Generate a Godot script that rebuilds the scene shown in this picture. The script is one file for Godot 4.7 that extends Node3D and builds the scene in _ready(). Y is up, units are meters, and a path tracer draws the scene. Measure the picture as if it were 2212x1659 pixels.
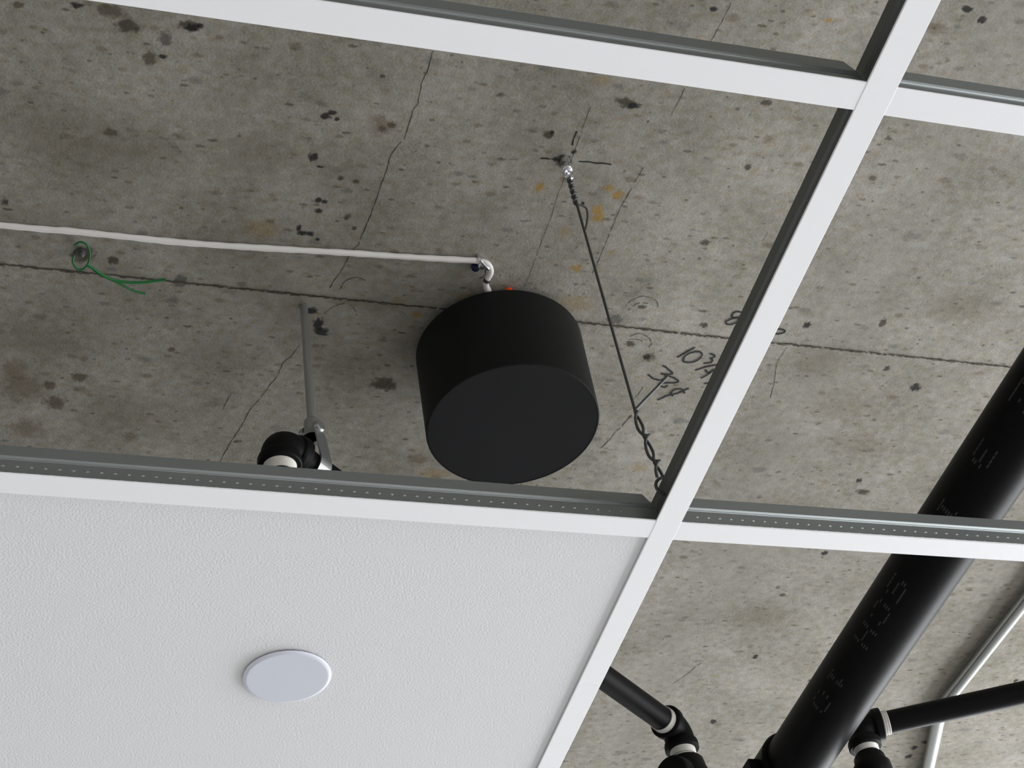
extends Node3D
# A suspended ceiling grid under a concrete slab, seen from below. Plan coordinates (x, d): x to the right along the cross tees, d ahead along the main runner; heights are above the floor.

const EYE := 1.60          # height of the camera
const GRID := EYE + 0.9197 # underside of the white flanges
const SLAB := EYE + 1.49   # underside of the concrete
const MAIN_X := 0.5483
const TEE := [0.0921, 0.5688, 1.0460, 1.5230, 2.0000]
const BAY := 0.959
const TILE := 2.0          # side of the concrete texture, metres
const TEX := 2048

const CRACKS := [[0.0011,[0.3679,0.9435,0.3682,0.9674,0.3650,0.9832,0.3666,1.0119,0.3633,1.0206,0.3627,1.0397,0.3618,1.0623,0.3577,1.0708,0.3526,1.0820,0.3507,1.0935,0.3514,1.1100,0.3486,1.1306,0.3476,1.1527,0.3457,1.1759,0.3435,1.1924,0.3420,1.2047,0.3403,1.2214,0.3366,1.2284,0.3320,1.2422,0.3303,1.2571,0.3271,1.2672,0.3223,1.2805,0.3190,1.2937]],
	[0.0011,[0.2995,1.3920,0.2905,1.4150,0.2838,1.4240,0.2807,1.4491,0.2701,1.4755,0.2639,1.4932,0.2551,1.5139,0.2500,1.5405,0.2419,1.5679,0.2360,1.5909,0.2304,1.6170]],
	[0.0007,[0.5595,0.9856,0.5594,1.0509,0.5574,1.1127,0.5588,1.1478,0.5573,1.1842,0.5569,1.2364,0.5557,1.2649]],
	[0.0008,[0.6736,0.8291,0.6715,0.8560,0.6678,0.8806]],
	[0.0008,[0.6596,0.9438,0.6579,0.9631,0.6562,0.9828]],
	[0.0009,[0.6473,1.0588,0.6426,1.0893,0.6383,1.1216,0.6367,1.1580,0.6360,1.2101,0.6346,1.2255]],
	[0.0013,[0.7621,1.4636,0.7583,1.4767,0.7547,1.4909,0.7502,1.4979,0.7474,1.5102,0.7408,1.5325]],
	[0.0008,[0.7617,1.4092,0.7588,1.4246,0.7547,1.4384]],
	[0.0008,[0.9327,1.3143,0.9294,1.3448,0.9409,1.3828,0.9457,1.4091]],
	[0.0009,[1.0588,2.0119,1.0520,2.0225,1.0478,2.0382,1.0380,2.0570,1.0297,2.0732]],
	[0.0008,[0.2275,1.4857,0.2231,1.5049,0.2213,1.5179]],
	[0.0007,[0.8340,1.1291,0.8324,1.1443]]]
const PENCIL := [[0.0018,[0.5228,1.0640,0.5294,1.0636,0.5334,1.0637]],
	[0.0010,[0.5334,1.0637,0.5432,1.0628]],
	[0.0017,[0.5684,1.0623,0.5823,1.0614,0.5962,1.0606,0.6079,1.0595]],
	[0.0017,[0.5544,1.0206,0.5541,1.0272,0.5532,1.0353,0.5543,1.0410]]]
const WRITING := [["10",[0.8077,1.3301,0.7988,1.3400,0.7899,1.3509],[0.7988,1.3531,0.7997,1.3463,0.8064,1.3395,0.8158,1.3366,0.8210,1.3402,0.8214,1.3469,0.8168,1.3543,0.8075,1.3575,0.8015,1.3571,0.7988,1.3531]],
	["3",[0.8315,1.3388,0.8371,1.3398,0.8405,1.3436,0.8373,1.3457,0.8345,1.3469,0.8383,1.3485,0.8395,1.3517,0.8368,1.3551,0.8289,1.3570]],
	["/",[0.8504,1.3565,0.8353,1.3622,0.8220,1.3707]],
	["4",[0.8365,1.3672,0.8389,1.3720,0.8440,1.3717,0.8484,1.3674],[0.8475,1.3649,0.8426,1.3750,0.8345,1.3838]],
	["tick",[0.8431,1.3932,0.8460,1.3920,0.8495,1.3925]],
	["3",[0.7747,1.3681,0.7808,1.3707,0.7929,1.3795,0.7900,1.3825,0.7835,1.3824,0.7778,1.3831,0.7839,1.3837,0.7863,1.3890,0.7821,1.3938,0.7743,1.3939,0.7666,1.3906,0.7606,1.3861]],
	["2",[0.7890,1.3852,0.7985,1.3883,0.8062,1.3934,0.8027,1.3965,0.7951,1.3974,0.7815,1.4000,0.7851,1.4048,0.7916,1.4066,0.7933,1.4020]],
	["d",[0.7888,1.4316,0.7983,1.4225,0.8118,1.4155,0.8251,1.4042],[0.8220,1.4143,0.8171,1.4078,0.8102,1.4069,0.8037,1.4112,0.8041,1.4182,0.8078,1.4213]],
	["8",[0.8477,1.2618,0.8402,1.2622,0.8369,1.2679,0.8403,1.2724,0.8470,1.2715,0.8510,1.2676],[0.8470,1.2715,0.8375,1.2755,0.8332,1.2802,0.8353,1.2841,0.8428,1.2837,0.8484,1.2782,0.8485,1.2727]],
	["6",[0.9022,1.2892,0.9060,1.2845,0.9123,1.2837,0.9190,1.2864,0.9162,1.2907,0.9091,1.2925,0.9035,1.2913]],
	["tick",[0.8211,1.4070,0.8241,1.4045]]]
const ARCS := [[0.3321,1.2942,0.3342,1.2841,0.3400,1.2758,0.3508,1.2728,0.3598,1.2753],
	[0.3198,1.3365,0.3289,1.3229,0.3418,1.3157],
	[0.3476,1.3157,0.3555,1.3239,0.3598,1.3342],
	[0.6932,1.2720,0.6980,1.2618,0.7109,1.2537,0.7253,1.2557,0.7326,1.2626,0.7346,1.2687],
	[0.6992,1.2791,0.7059,1.2670,0.7206,1.2643],
	[0.7136,1.3243,0.7250,1.3162,0.7392,1.3210,0.7467,1.3300,0.7470,1.3366,0.7464,1.3467],
	[0.7151,1.3291,0.7240,1.3271,0.7345,1.3299]]
# x, z, half width, half depth (metres on the slab), kind of mark
const MARKS := [-0.003,0.951,0.0055,0.0033,0,0.031,0.952,0.0139,0.0071,3,0.049,0.967,0.0121,0.0073,1,0.113,0.958,0.0066,0.0045,0,0.109,0.956,0.0094,0.0056,1,0.121,0.954,0.0038,0.0028,0,
	0.088,0.975,0.0066,0.0074,2,0.075,1.003,0.0071,0.0081,3,0.088,0.998,0.0043,0.0023,0,0.270,1.046,0.0056,0.0043,0,0.275,1.040,0.0046,0.0031,0,0.282,1.048,0.0025,0.0025,0,
	0.266,1.103,0.0052,0.0052,0,0.275,1.115,0.0042,0.0013,0,0.282,1.163,0.0037,0.0034,0,0.289,1.164,0.0032,0.0027,0,0.285,1.179,0.0043,0.0034,0,0.267,1.207,0.0027,0.0049,0,
	0.272,1.214,0.0054,0.0035,0,0.281,1.214,0.0043,0.0035,0,0.291,1.221,0.0022,0.0021,0,0.259,1.244,0.0022,0.0021,0,0.044,1.104,0.0064,0.0056,3,0.027,1.281,0.0125,0.0106,1,
	0.063,1.286,0.0058,0.0057,1,-0.061,1.218,0.0040,0.0040,1,0.005,1.500,0.0067,0.0073,3,0.039,1.482,0.0078,0.0073,3,0.014,1.530,0.0124,0.0125,3,-0.026,1.510,0.0232,0.0213,5,
	-0.038,1.479,0.0142,0.0176,5,0.336,1.050,0.0114,0.0082,5,0.417,1.447,0.0156,0.0110,1,0.598,0.974,0.0107,0.0057,1,0.608,0.976,0.0086,0.0038,0,0.523,1.031,0.0064,0.0046,1,
	0.525,1.027,0.0027,0.0026,0,0.760,1.158,0.0059,0.0045,1,0.806,1.291,0.0050,0.0042,1,0.944,1.272,0.0051,0.0051,0,0.751,1.356,0.0088,0.0077,3,0.748,1.355,0.0044,0.0043,0,
	1.146,1.363,0.0068,0.0066,0,1.144,1.557,0.0043,0.0042,0,1.159,1.580,0.0094,0.0054,1,1.157,1.722,0.0053,0.0058,0,1.145,1.988,0.0040,0.0053,0,0.760,0.948,0.0071,0.0039,1,
	0.772,1.039,0.0040,0.0042,1,0.316,1.354,0.0062,0.0094,0,0.321,1.366,0.0086,0.0063,0,0.301,1.334,0.0090,0.0046,0,0.942,0.791,0.0065,0.0037,0,0.966,0.801,0.0049,0.0044,0,
	0.656,0.841,0.0041,0.0029,0,1.139,2.176,0.0067,0.0058,0,1.551,2.236,0.0055,0.0065,0,1.553,2.265,0.0064,0.0066,0,1.648,2.023,0.0035,0.0045,0,1.565,2.218,0.0073,0.0048,1,
	1.088,1.334,0.0040,0.0046,1,1.046,1.255,0.0045,0.0069,1,0.933,1.031,0.0053,0.0036,3,0.343,1.046,0.0046,0.0038,3,0.551,1.064,0.0082,0.0081,0,0.540,1.063,0.0038,0.0027,0,
	0.559,1.050,0.0027,0.0033,0,0.143,1.307,0.0070,0.0088,2,0.686,1.297,0.0097,0.0081,2,0.591,1.122,0.0022,0.0014,0,0.590,1.120,0.0017,0.0014,0,0.714,1.271,0.0054,0.0032,1,
	0.719,1.336,0.0062,0.0042,1,0.042,1.449,0.0039,0.0048,5,0.334,1.053,0.0046,0.0044,3,0.223,0.962,0.0058,0.0046,5,0.053,0.940,0.0037,0.0027,1,0.301,1.128,0.0032,0.0033,1,
	0.319,1.130,0.0037,0.0027,1,0.320,1.181,0.0032,0.0028,3,0.318,1.184,0.0027,0.0028,1,0.330,1.198,0.0027,0.0028,1,0.320,0.984,0.0030,0.0018,1,0.454,0.987,0.0047,0.0025,3,
	0.696,1.228,0.0048,0.0031,5,1.129,1.827,0.0046,0.0037,1,1.114,1.809,0.0038,0.0036,3,1.268,2.047,0.0042,0.0042,1,1.336,1.883,0.0057,0.0052,3,-0.059,0.960,0.0054,0.0033,3,
	-0.044,0.984,0.0037,0.0022,5,0.491,1.232,0.0051,0.0037,0,0.782,0.996,0.0067,0.0054,5,0.917,0.820,0.0164,0.0063,5,0.883,0.939,0.0056,0.0054,5,0.145,1.420,0.0045,0.0039,3,
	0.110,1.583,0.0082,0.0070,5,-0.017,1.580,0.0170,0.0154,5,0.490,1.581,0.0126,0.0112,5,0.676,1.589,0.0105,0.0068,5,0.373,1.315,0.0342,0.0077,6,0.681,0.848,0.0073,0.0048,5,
	0.611,1.128,0.0062,0.0064,4,0.616,1.139,0.0074,0.0072,4,0.615,1.095,0.0050,0.0049,4,0.629,1.102,0.0062,0.0063,4,0.533,1.105,0.0055,0.0055,4,0.612,1.221,0.0058,0.0053,4,
	0.433,1.323,0.0052,0.0039,4,0.626,1.277,0.0202,0.0119,7,0.225,1.215,0.0170,0.0112,7,0.791,0.832,0.0037,0.0024,4,0.522,1.608,0.0193,0.0076,7,0.562,0.949,0.0105,0.0050,7,
	0.602,0.997,0.0032,0.0026,7,0.648,1.190,0.0046,0.0045,7,0.581,1.166,0.0079,0.0058,7,0.406,1.303,0.0080,0.0061,7,0.484,1.285,0.0081,0.0062,7,0.806,1.565,0.0094,0.0079,7,
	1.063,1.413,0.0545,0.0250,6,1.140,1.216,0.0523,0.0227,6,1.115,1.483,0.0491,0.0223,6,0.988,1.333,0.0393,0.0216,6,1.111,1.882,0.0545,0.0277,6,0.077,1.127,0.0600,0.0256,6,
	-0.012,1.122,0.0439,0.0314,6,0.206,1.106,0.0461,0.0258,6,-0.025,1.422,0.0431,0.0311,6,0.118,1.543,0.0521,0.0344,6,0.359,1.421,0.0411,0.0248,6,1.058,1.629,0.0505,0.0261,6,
	0.570,1.059,0.0164,0.0149,8,0.413,0.991,0.0620,0.0248,8,0.535,1.187,0.0683,0.0369,8,0.292,1.522,0.0598,0.0439,8,0.816,1.555,0.0539,0.0397,8,0.917,1.194,0.0682,0.0325,8,
	1.095,1.137,0.0569,0.0329,8,1.055,1.816,0.0759,0.0483,8,1.118,1.286,0.0106,0.0054,8,0.457,1.486,0.0490,0.0532,8,1.265,1.456,0.0430,0.0629,8,0.700,1.112,0.0576,0.0365,8]


# ---------------------------------------------------------------- geometry helpers
class Shape:
	var v := PackedVector3Array()
	var n := PackedVector3Array()
	var u := PackedVector2Array()

	func tri(a: Vector3, b: Vector3, c: Vector3, na: Vector3, nb: Vector3, nc: Vector3, ua := Vector2.ZERO, ub := Vector2.ZERO, uc := Vector2.ZERO) -> void:
		if (b - a).cross(c - a).dot(na + nb + nc) > 0.0:
			v.append_array([a, c, b]); n.append_array([na, nc, nb]); u.append_array([ua, uc, ub])
		else:
			v.append_array([a, b, c]); n.append_array([na, nb, nc]); u.append_array([ua, ub, uc])

	func flat(a: Vector3, b: Vector3, c: Vector3, out: Vector3) -> void:
		var m := (b - a).cross(c - a).normalized()
		if m.dot(out) < 0.0:
			m = -m
		tri(a, b, c, m, m, m)

	func quad(a: Vector3, b: Vector3, c: Vector3, d: Vector3, out: Vector3) -> void:
		flat(a, b, c, out)
		flat(a, c, d, out)

	func box(lo: Vector3, hi: Vector3) -> void:
		var p := []
		for i in 8:
			p.append(Vector3(hi.x if i & 1 else lo.x, hi.y if i & 2 else lo.y, hi.z if i & 4 else lo.z))
		quad(p[0], p[1], p[3], p[2], Vector3.FORWARD)
		quad(p[4], p[5], p[7], p[6], Vector3.BACK)
		quad(p[0], p[2], p[6], p[4], Vector3.LEFT)
		quad(p[1], p[3], p[7], p[5], Vector3.RIGHT)
		quad(p[0], p[1], p[5], p[4], Vector3.DOWN)
		quad(p[2], p[3], p[7], p[6], Vector3.UP)

	# A profile of (radius, height) pairs turned round an axis; each step keeps a crisp edge unless soft.
	func lathe(at: Vector3, axis: Vector3, profile: Array, sides := 40, soft := false, around := TAU) -> void:
		axis = axis.normalized()
		var e := axis.cross(Vector3.RIGHT if absf(axis.x) < 0.8 else Vector3.UP).normalized()
		var g := axis.cross(e)
		var slopes := []
		for k in profile.size() - 1:
			var s: Vector2 = profile[k + 1] - profile[k]
			slopes.append(Vector2(s.y, -s.x).normalized())
		for k in profile.size() - 1:
			var p0: Vector2 = profile[k]
			var p1: Vector2 = profile[k + 1]
			var m0: Vector2 = slopes[k]
			var m1: Vector2 = slopes[k]
			if soft:
				m0 = (slopes[maxi(k - 1, 0)] + slopes[k]).normalized()
				m1 = (slopes[mini(k + 1, slopes.size() - 1)] + slopes[k]).normalized()
			for i in sides:
				var a0 := around * i / sides
				var a1 := around * (i + 1) / sides
				var r0 := e * cos(a0) + g * sin(a0)
				var r1 := e * cos(a1) + g * sin(a1)
				var a := at + r0 * p0.x + axis * p0.y
				var b := at + r1 * p0.x + axis * p0.y
				var c := at + r1 * p1.x + axis * p1.y
				var d := at + r0 * p1.x + axis * p1.y
				var na := r0 * m0.x + axis * m0.y
				var nb := r1 * m0.x + axis * m0.y
				var nc := r1 * m1.x + axis * m1.y
				var nd := r0 * m1.x + axis * m1.y
				if p0.x > 1e-6:
					tri(a, b, c, na, nb, nc)
				if p1.x > 1e-6:
					tri(a, c, d, na, nc, nd)

	func rod(a: Vector3, b: Vector3, r: float, sides := 28) -> void:
		var l := a.distance_to(b)
		lathe(a, b - a, [Vector2(0, 0), Vector2(r * 0.96, 0), Vector2(r, r * 0.04), Vector2(r, l - r * 0.04), Vector2(r * 0.96, l), Vector2(0, l)], sides)

	# A tube along a path; the ends are closed.
	func tube(path: Array, r: float, sides := 12, squash := 1.0, radii := []) -> void:
		var rings := []
		var up := Vector3.UP
		var d0: Vector3 = (path[1] - path[0]).normalized()
		if absf(d0.dot(up)) > 0.9:
			up = Vector3.RIGHT
		var e := d0.cross(up).normalized()
		for k in path.size():
			var t: Vector3 = (path[mini(k + 1, path.size() - 1)] - path[maxi(k - 1, 0)]).normalized()
			e = (e - t * e.dot(t)).normalized()
			var g := t.cross(e)
			var ring := []
			var rr: float = radii[k] if radii.size() else r
			for i in sides:
				var w := e * cos(TAU * i / sides) * 1.0 + g * sin(TAU * i / sides) * squash
				ring.append([path[k] + w * rr, (e * cos(TAU * i / sides) * squash + g * sin(TAU * i / sides)).normalized()])
			rings.append(ring)
		for k in path.size() - 1:
			for i in sides:
				var j := (i + 1) % sides
				tri(rings[k][i][0], rings[k][j][0], rings[k + 1][j][0], rings[k][i][1], rings[k][j][1], rings[k + 1][j][1])
				tri(rings[k][i][0], rings[k + 1][j][0], rings[k + 1][i][0], rings[k][i][1], rings[k + 1][j][1], rings[k + 1][i][1])
		for k in [0, path.size() - 1]:
			var t: Vector3 = (path[0] - path[1]).normalized() if k == 0 else (path[k] - path[k - 1]).normalized()
			for i in sides:
				tri(path[k], rings[k][i][0], rings[k][(i + 1) % sides][0], t, t, t)

	# A closed outline (x right, y up) pushed along d from d0 to d1, in runner or tee direction; inset shortens the ends with height.
	func extrude(outline: Array, origin: Vector3, across: Vector3, along: Vector3, l0: float, l1: float) -> void:
		var mid := Vector2.ZERO
		for p in outline:
			mid += p / outline.size()
		for k in outline.size():
			var p: Vector2 = outline[k]
			var q: Vector2 = outline[(k + 1) % outline.size()]
			var a := origin + across * p.x + Vector3.UP * p.y
			var b := origin + across * q.x + Vector3.UP * q.y
			var e := (q - p).normalized()
			var m := across * e.y - Vector3.UP * e.x
			if Vector2(e.y, -e.x).dot((p + q) / 2 - mid) < 0:
				m = -m
			quad(a + along * l0, b + along * l0, b + along * l1, a + along * l1, m)
		for i in Geometry2D.triangulate_polygon(PackedVector2Array(outline)).size() / 3:
			var t := Geometry2D.triangulate_polygon(PackedVector2Array(outline))
			var c := []
			for j in 3:
				var p: Vector2 = outline[t[i * 3 + j]]
				c.append(origin + across * p.x + Vector3.UP * p.y)
			flat(c[0] + along * l0, c[1] + along * l0, c[2] + along * l0, -along)
			flat(c[0] + along * l1, c[1] + along * l1, c[2] + along * l1, along)

	func mesh() -> ArrayMesh:
		return add_to(ArrayMesh.new())

	func add_to(m: ArrayMesh) -> ArrayMesh:
		var a := []
		a.resize(Mesh.ARRAY_MAX)
		a[Mesh.ARRAY_VERTEX] = v
		a[Mesh.ARRAY_NORMAL] = n
		a[Mesh.ARRAY_TEX_UV] = u
		a[Mesh.ARRAY_TEX_UV2] = u
		m.add_surface_from_arrays(Mesh.PRIMITIVE_TRIANGLES, a)
		return m


func at(x: float, y: float, d: float) -> Vector3:
	return Vector3(x, y, -d)


func put(called: String, s: Shape, m: Material, parent: Node = self) -> MeshInstance3D:
	var o := MeshInstance3D.new()
	o.name = numbered(called, parent)
	o.mesh = s.mesh()
	o.material_override = m
	parent.add_child(o, true)
	return o


func numbered(called: String, parent: Node) -> String:
	if not parent.has_node(called):
		return called
	var k := 1
	while parent.has_node("%s_%03d" % [called, k]):
		k += 1
	return "%s_%03d" % [called, k]


func tag(o: Node, label: String, category: String, group := "") -> Node:
	o.set_meta("label", label)
	o.set_meta("category", category)
	if group:
		o.set_meta("group", group)
	return o


func structure(o: Node, label := "") -> Node:
	o.set_meta("kind", "structure")
	if label:
		o.set_meta("label", label)
	return o


func thing(called: String, label: String, category: String, group := "") -> Node3D:
	var o := Node3D.new()
	o.name = numbered(called, self)
	add_child(o, true)
	tag(o, label, category, group)
	return o


# Moves a finished thing's own point to where it hangs or rests; its parts stay where they are.
func base(o: Node3D, p: Vector3) -> void:
	o.position = p
	for c in o.get_children():
		c.position -= p


func paint(c: Color, rough: float, metal := 0.0, specular := 0.5) -> StandardMaterial3D:
	var m := StandardMaterial3D.new()
	m.albedo_color = c
	m.roughness = rough
	m.metallic = metal
	m.metallic_specular = specular
	return m


func noise(seed_: int, freq: float, kind := FastNoiseLite.TYPE_SIMPLEX_SMOOTH, octaves := 4) -> FastNoiseLite:
	var f := FastNoiseLite.new()
	f.seed = seed_
	f.frequency = freq
	f.noise_type = kind
	f.fractal_octaves = octaves
	f.fractal_type = FastNoiseLite.FRACTAL_FBM if octaves > 1 else FastNoiseLite.FRACTAL_NONE
	return f


func relief(seed_: int, freq: float, size: int, octaves: int, as_normal := false, strength := 8.0) -> NoiseTexture2D:
	var t := NoiseTexture2D.new()
	t.noise = noise(seed_, freq, FastNoiseLite.TYPE_SIMPLEX_SMOOTH, octaves)
	t.width = size
	t.height = size
	t.seamless = true
	t.as_normal_map = as_normal
	t.bump_strength = strength
	t.generate_mipmaps = false
	return t


# ---------------------------------------------------------------- concrete
func layer(seed_: int, freq: float, octaves: int, w := TEX, h := TEX) -> PackedByteArray:
	var im := noise(seed_, freq, FastNoiseLite.TYPE_SIMPLEX_SMOOTH, octaves).get_seamless_image(w, h)
	if w != TEX or h != TEX:
		im.resize(TEX, TEX, Image.INTERPOLATE_CUBIC)
	im.convert(Image.FORMAT_L8)
	return im.get_data()


func concrete_images() -> Array:
	var broad := layer(11, 0.012, 4, 1024, 1024)     # patches of a hand's width and more
	var mid := layer(12, 0.050, 5)                 # blotches of a couple of centimetres and less
	var streak := layer(13, 0.07, 3, 1024, 2048)   # drawn out a little across the room, as the form boards left them
	var fine := layer(14, 0.26, 2)                 # sand
	var brown := layer(15, 0.10, 5, 1024, 2048)
	var px := PackedByteArray()
	px.resize(TEX * TEX * 3)
	var bump := PackedByteArray()
	bump.resize(TEX * TEX)
	for i in TEX * TEX:
		var f: float = fine[i] - 128
		var m: float = mid[i] - 128
		var k: float = 1.0 + (broad[i] - 128) * 0.0007 + m * 0.00055 + (streak[i] - 128) * 0.00035 + f * 0.0005
		var b: float = clampf((brown[i] - 132 + f * 0.15) * 0.012, 0.0, 1.0)
		px[i * 3] = int(clampf(CONCRETE.x * k * (1.0 - 0.025 * b), 0, 255))
		px[i * 3 + 1] = int(clampf(CONCRETE.y * k * (1.0 - 0.055 * b), 0, 255))
		px[i * 3 + 2] = int(clampf(CONCRETE.z * (1.0 + (k - 1.0) * 1.15) * (1.0 - 0.12 * b), 0, 255))
		bump[i] = int(clampf(150 + f * 0.16 + (streak[i] - 128) * 0.14 + m * 0.18, 0, 255))
	# bug holes, flecks and faint smudges, wrapped round the edges so that the plain tile repeats
	var rng := RandomNumberGenerator.new()
	rng.seed = 5
	for s in 6000:
		var r := 0.45 + 1.7 * pow(rng.randf(), 2.5)
		stamp(px, bump, rng.randf() * TEX, rng.randf() * TEX, r * (1.0 + 2.0 * rng.randf()), r, 0.25 + 0.30 * rng.randf(), Vector3(72, 66, 58), 40.0 if s % 4 == 0 else 10.0, s, 0.6)
	for s in 2600:
		var r := 1.2 + 3.0 * rng.randf() * rng.randf()
		stamp(px, bump, rng.randf() * TEX, rng.randf() * TEX, r * 2.0, r, 0.15 + 0.28 * rng.randf(), Vector3(100, 84, 66), 3.0, s, 0.9)
	for s in 900:
		var r := 1.5 + 5.0 * rng.randf() * rng.randf()
		stamp(px, bump, rng.randf() * TEX, rng.randf() * TEX, r * 2.0, r, 0.15 + 0.22 * rng.randf(), Vector3(88, 89, 90), 6.0, s, 0.9)
	for s in 260:
		var r := 5.0 + 9.0 * rng.randf()
		stamp(px, bump, rng.randf() * TEX, rng.randf() * TEX, r * 1.6, r, 0.10 + 0.14 * rng.randf(), Vector3(190, 190, 186), 0.0, s, 1.2)
	return [px, bump]


# A small tile of sand grain that sharpens the colour from close to.
func grain_tile() -> ImageTexture:
	var im := noise(51, 0.30, FastNoiseLite.TYPE_SIMPLEX_SMOOTH, 2).get_seamless_image(512, 512)
	im.convert(Image.FORMAT_L8)
	var src := im.get_data()
	var rng := RandomNumberGenerator.new()
	rng.seed = 52
	var px := PackedByteArray()
	px.resize(512 * 512 * 3)
	for i in 512 * 512:
		var v: float = 234.0 + (src[i] - 128) * 0.11 + (rng.randf() - 0.5) * 14.0
		for c in 3:
			px[i * 3 + c] = int(clampf(v + (rng.randf() - 0.5) * 5.0, 0, 255))
	return ImageTexture.create_from_image(Image.create_from_data(512, 512, false, Image.FORMAT_RGB8, px))


# One soft, ragged spot in the colour (and a hollow in the relief); at and radii in texels.
func stamp(px: PackedByteArray, bump: PackedByteArray, cx: float, cy: float, rx: float, ry: float, alpha: float, c: Vector3, deep: float, salt: int, soft: float) -> void:
	var reach_x := int(rx * 1.7) + 2
	var reach_y := int(ry * 1.7) + 2
	for j in range(-reach_y, reach_y + 1):
		for i in range(-reach_x, reach_x + 1):
			var x := i / rx
			var y := j / ry
			var d := sqrt(x * x + y * y) + 0.55 * ragged.get_noise_2d((cx + i) / minf(rx, 12.0) * 4.0 + salt * 17.0, (cy + j) / minf(ry, 12.0) * 4.0)
			var t := clampf((1.0 + soft * 0.5 - d) / maxf(soft, 0.08), 0.0, 1.0)
			if t <= 0.0:
				continue
			t = t * t * (3.0 - 2.0 * t)
			var n := (posmod(int(cy) + j, TEX) * TEX + posmod(int(cx) + i, TEX))
			var w := t * alpha
			px[n * 3] = int(lerpf(px[n * 3], c.x, w))
			px[n * 3 + 1] = int(lerpf(px[n * 3 + 1], c.y, w))
			px[n * 3 + 2] = int(lerpf(px[n * 3 + 2], c.z, w))
			if deep != 0.0:
				bump[n] = int(clampf(bump[n] - deep * t, 0, 255))


func concrete_material(px: PackedByteArray, bump: PackedByteArray, size := TEX) -> StandardMaterial3D:
	var m := StandardMaterial3D.new()
	var a := Image.create_from_data(TEX, TEX, false, Image.FORMAT_RGB8, px)
	var b := Image.create_from_data(TEX, TEX, false, Image.FORMAT_L8, bump)
	if size != TEX:
		a.resize(size, size)
		b.resize(size, size)
	m.albedo_texture = ImageTexture.create_from_image(a)
	m.heightmap_enabled = true
	m.heightmap_texture = ImageTexture.create_from_image(b)
	m.heightmap_scale = 0.16
	m.detail_enabled = true
	m.detail_albedo = sand
	m.detail_blend_mode = BaseMaterial3D.BLEND_MODE_MUL
	m.detail_uv_layer = BaseMaterial3D.DETAIL_UV_2
	m.uv2_scale = Vector3(7, 7, 1)
	m.roughness = 0.9
	m.metallic_specular = 0.25
	return m


func slab_uv(x: float, d: float) -> Vector2:
	return Vector2((x + 0.1) / TILE, (d - 0.6) / TILE)


func slab_quad(s: Shape, x0: float, d0: float, x1: float, d1: float) -> void:
	var c := [Vector2(x0, d0), Vector2(x1, d0), Vector2(x1, d1), Vector2(x0, d1)]
	for t in [[0, 1, 2], [0, 2, 3]]:
		var p := []
		var w := []
		for i in t:
			p.append(at(c[i].x, SLAB, c[i].y))
			w.append(slab_uv(c[i].x, c[i].y))
		s.tri(p[0], p[1], p[2], Vector3.DOWN, Vector3.DOWN, Vector3.DOWN, w[0], w[1], w[2])


# A drawn or cracked line on the slab, its width wavering; pts are x, d, x, d ...
func line_on_slab(s: Shape, pts: Array, width: float, waver: float, gaps: float, salt: int, lift := 0.0003) -> void:
	var path := []
	for i in pts.size() / 2:
		path.append(Vector2(pts[i * 2], pts[i * 2 + 1]))
	var fine := []
	for i in path.size() - 1:
		var steps := clampi(int(path[i].distance_to(path[i + 1]) / 0.004), 1, 300)
		for k in steps:
			fine.append(path[i].lerp(path[i + 1], float(k) / steps))
	fine.append(path[-1])
	var rng := RandomNumberGenerator.new()
	rng.seed = salt
	var last := []
	for i in fine.size():
		var e: Vector2 = (fine[mini(i + 1, fine.size() - 1)] - fine[maxi(i - 1, 0)]).normalized()
		var q := Vector2(-e.y, e.x)
		var mid: Vector2 = fine[i] + q * (rng.randf() - 0.5) * waver * width
		var w0 := width * 0.5 * (1.0 + (rng.randf() - 0.5) * waver)
		var w1 := width * 0.5 * (1.0 + (rng.randf() - 0.5) * waver)
		var low := SLAB - lift - i * 0.0000008
		var now := [at(mid.x + q.x * w0, low, mid.y + q.y * w0), at(mid.x - q.x * w1, low, mid.y - q.y * w1)]
		if last and rng.randf() >= gaps:
			s.quad(last[0], last[1], now[1], now[0], Vector3.DOWN)
		last = now


# ---------------------------------------------------------------- the grid
# Half-profile of a tee above the flange, mirrored: thin web, a lip, then the hollow bulb on top.
func web_outline() -> Array:
	var right := [Vector2(0.0007, 0.0010), Vector2(0.0007, 0.0258)]
	var out := []
	for p in right:
		out.append(p)
	for i in range(right.size() - 1, -1, -1):
		out.append(Vector2(-right[i].x, right[i].y))
	return out


func bulb_outline() -> Array:
	var r := [Vector2(0.0007, 0.0250), Vector2(0.0011, 0.0252), Vector2(0.0014, 0.0258), Vector2(0.0012, 0.0264), Vector2(0.0015, 0.0268), Vector2(0.0023, 0.0286), Vector2(0.0024, 0.0292), Vector2(0.0024, 0.0398), Vector2(0.0019, 0.0404)]
	var out := []
	for p in r:
		out.append(p)
	for i in range(r.size() - 1, -1, -1):
		out.append(Vector2(-r[i].x, r[i].y))
	return out


func flange_outline(w: float) -> Array:
	return [Vector2(-w, 0.0004), Vector2(-w + 0.0004, 0), Vector2(w - 0.0004, 0), Vector2(w, 0.0004), Vector2(w, 0.0016), Vector2(w - 0.0004, 0.0020), Vector2(0.002, 0.0012), Vector2(-0.002, 0.0012), Vector2(-w + 0.0004, 0.0020), Vector2(-w, 0.0016)]


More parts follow.
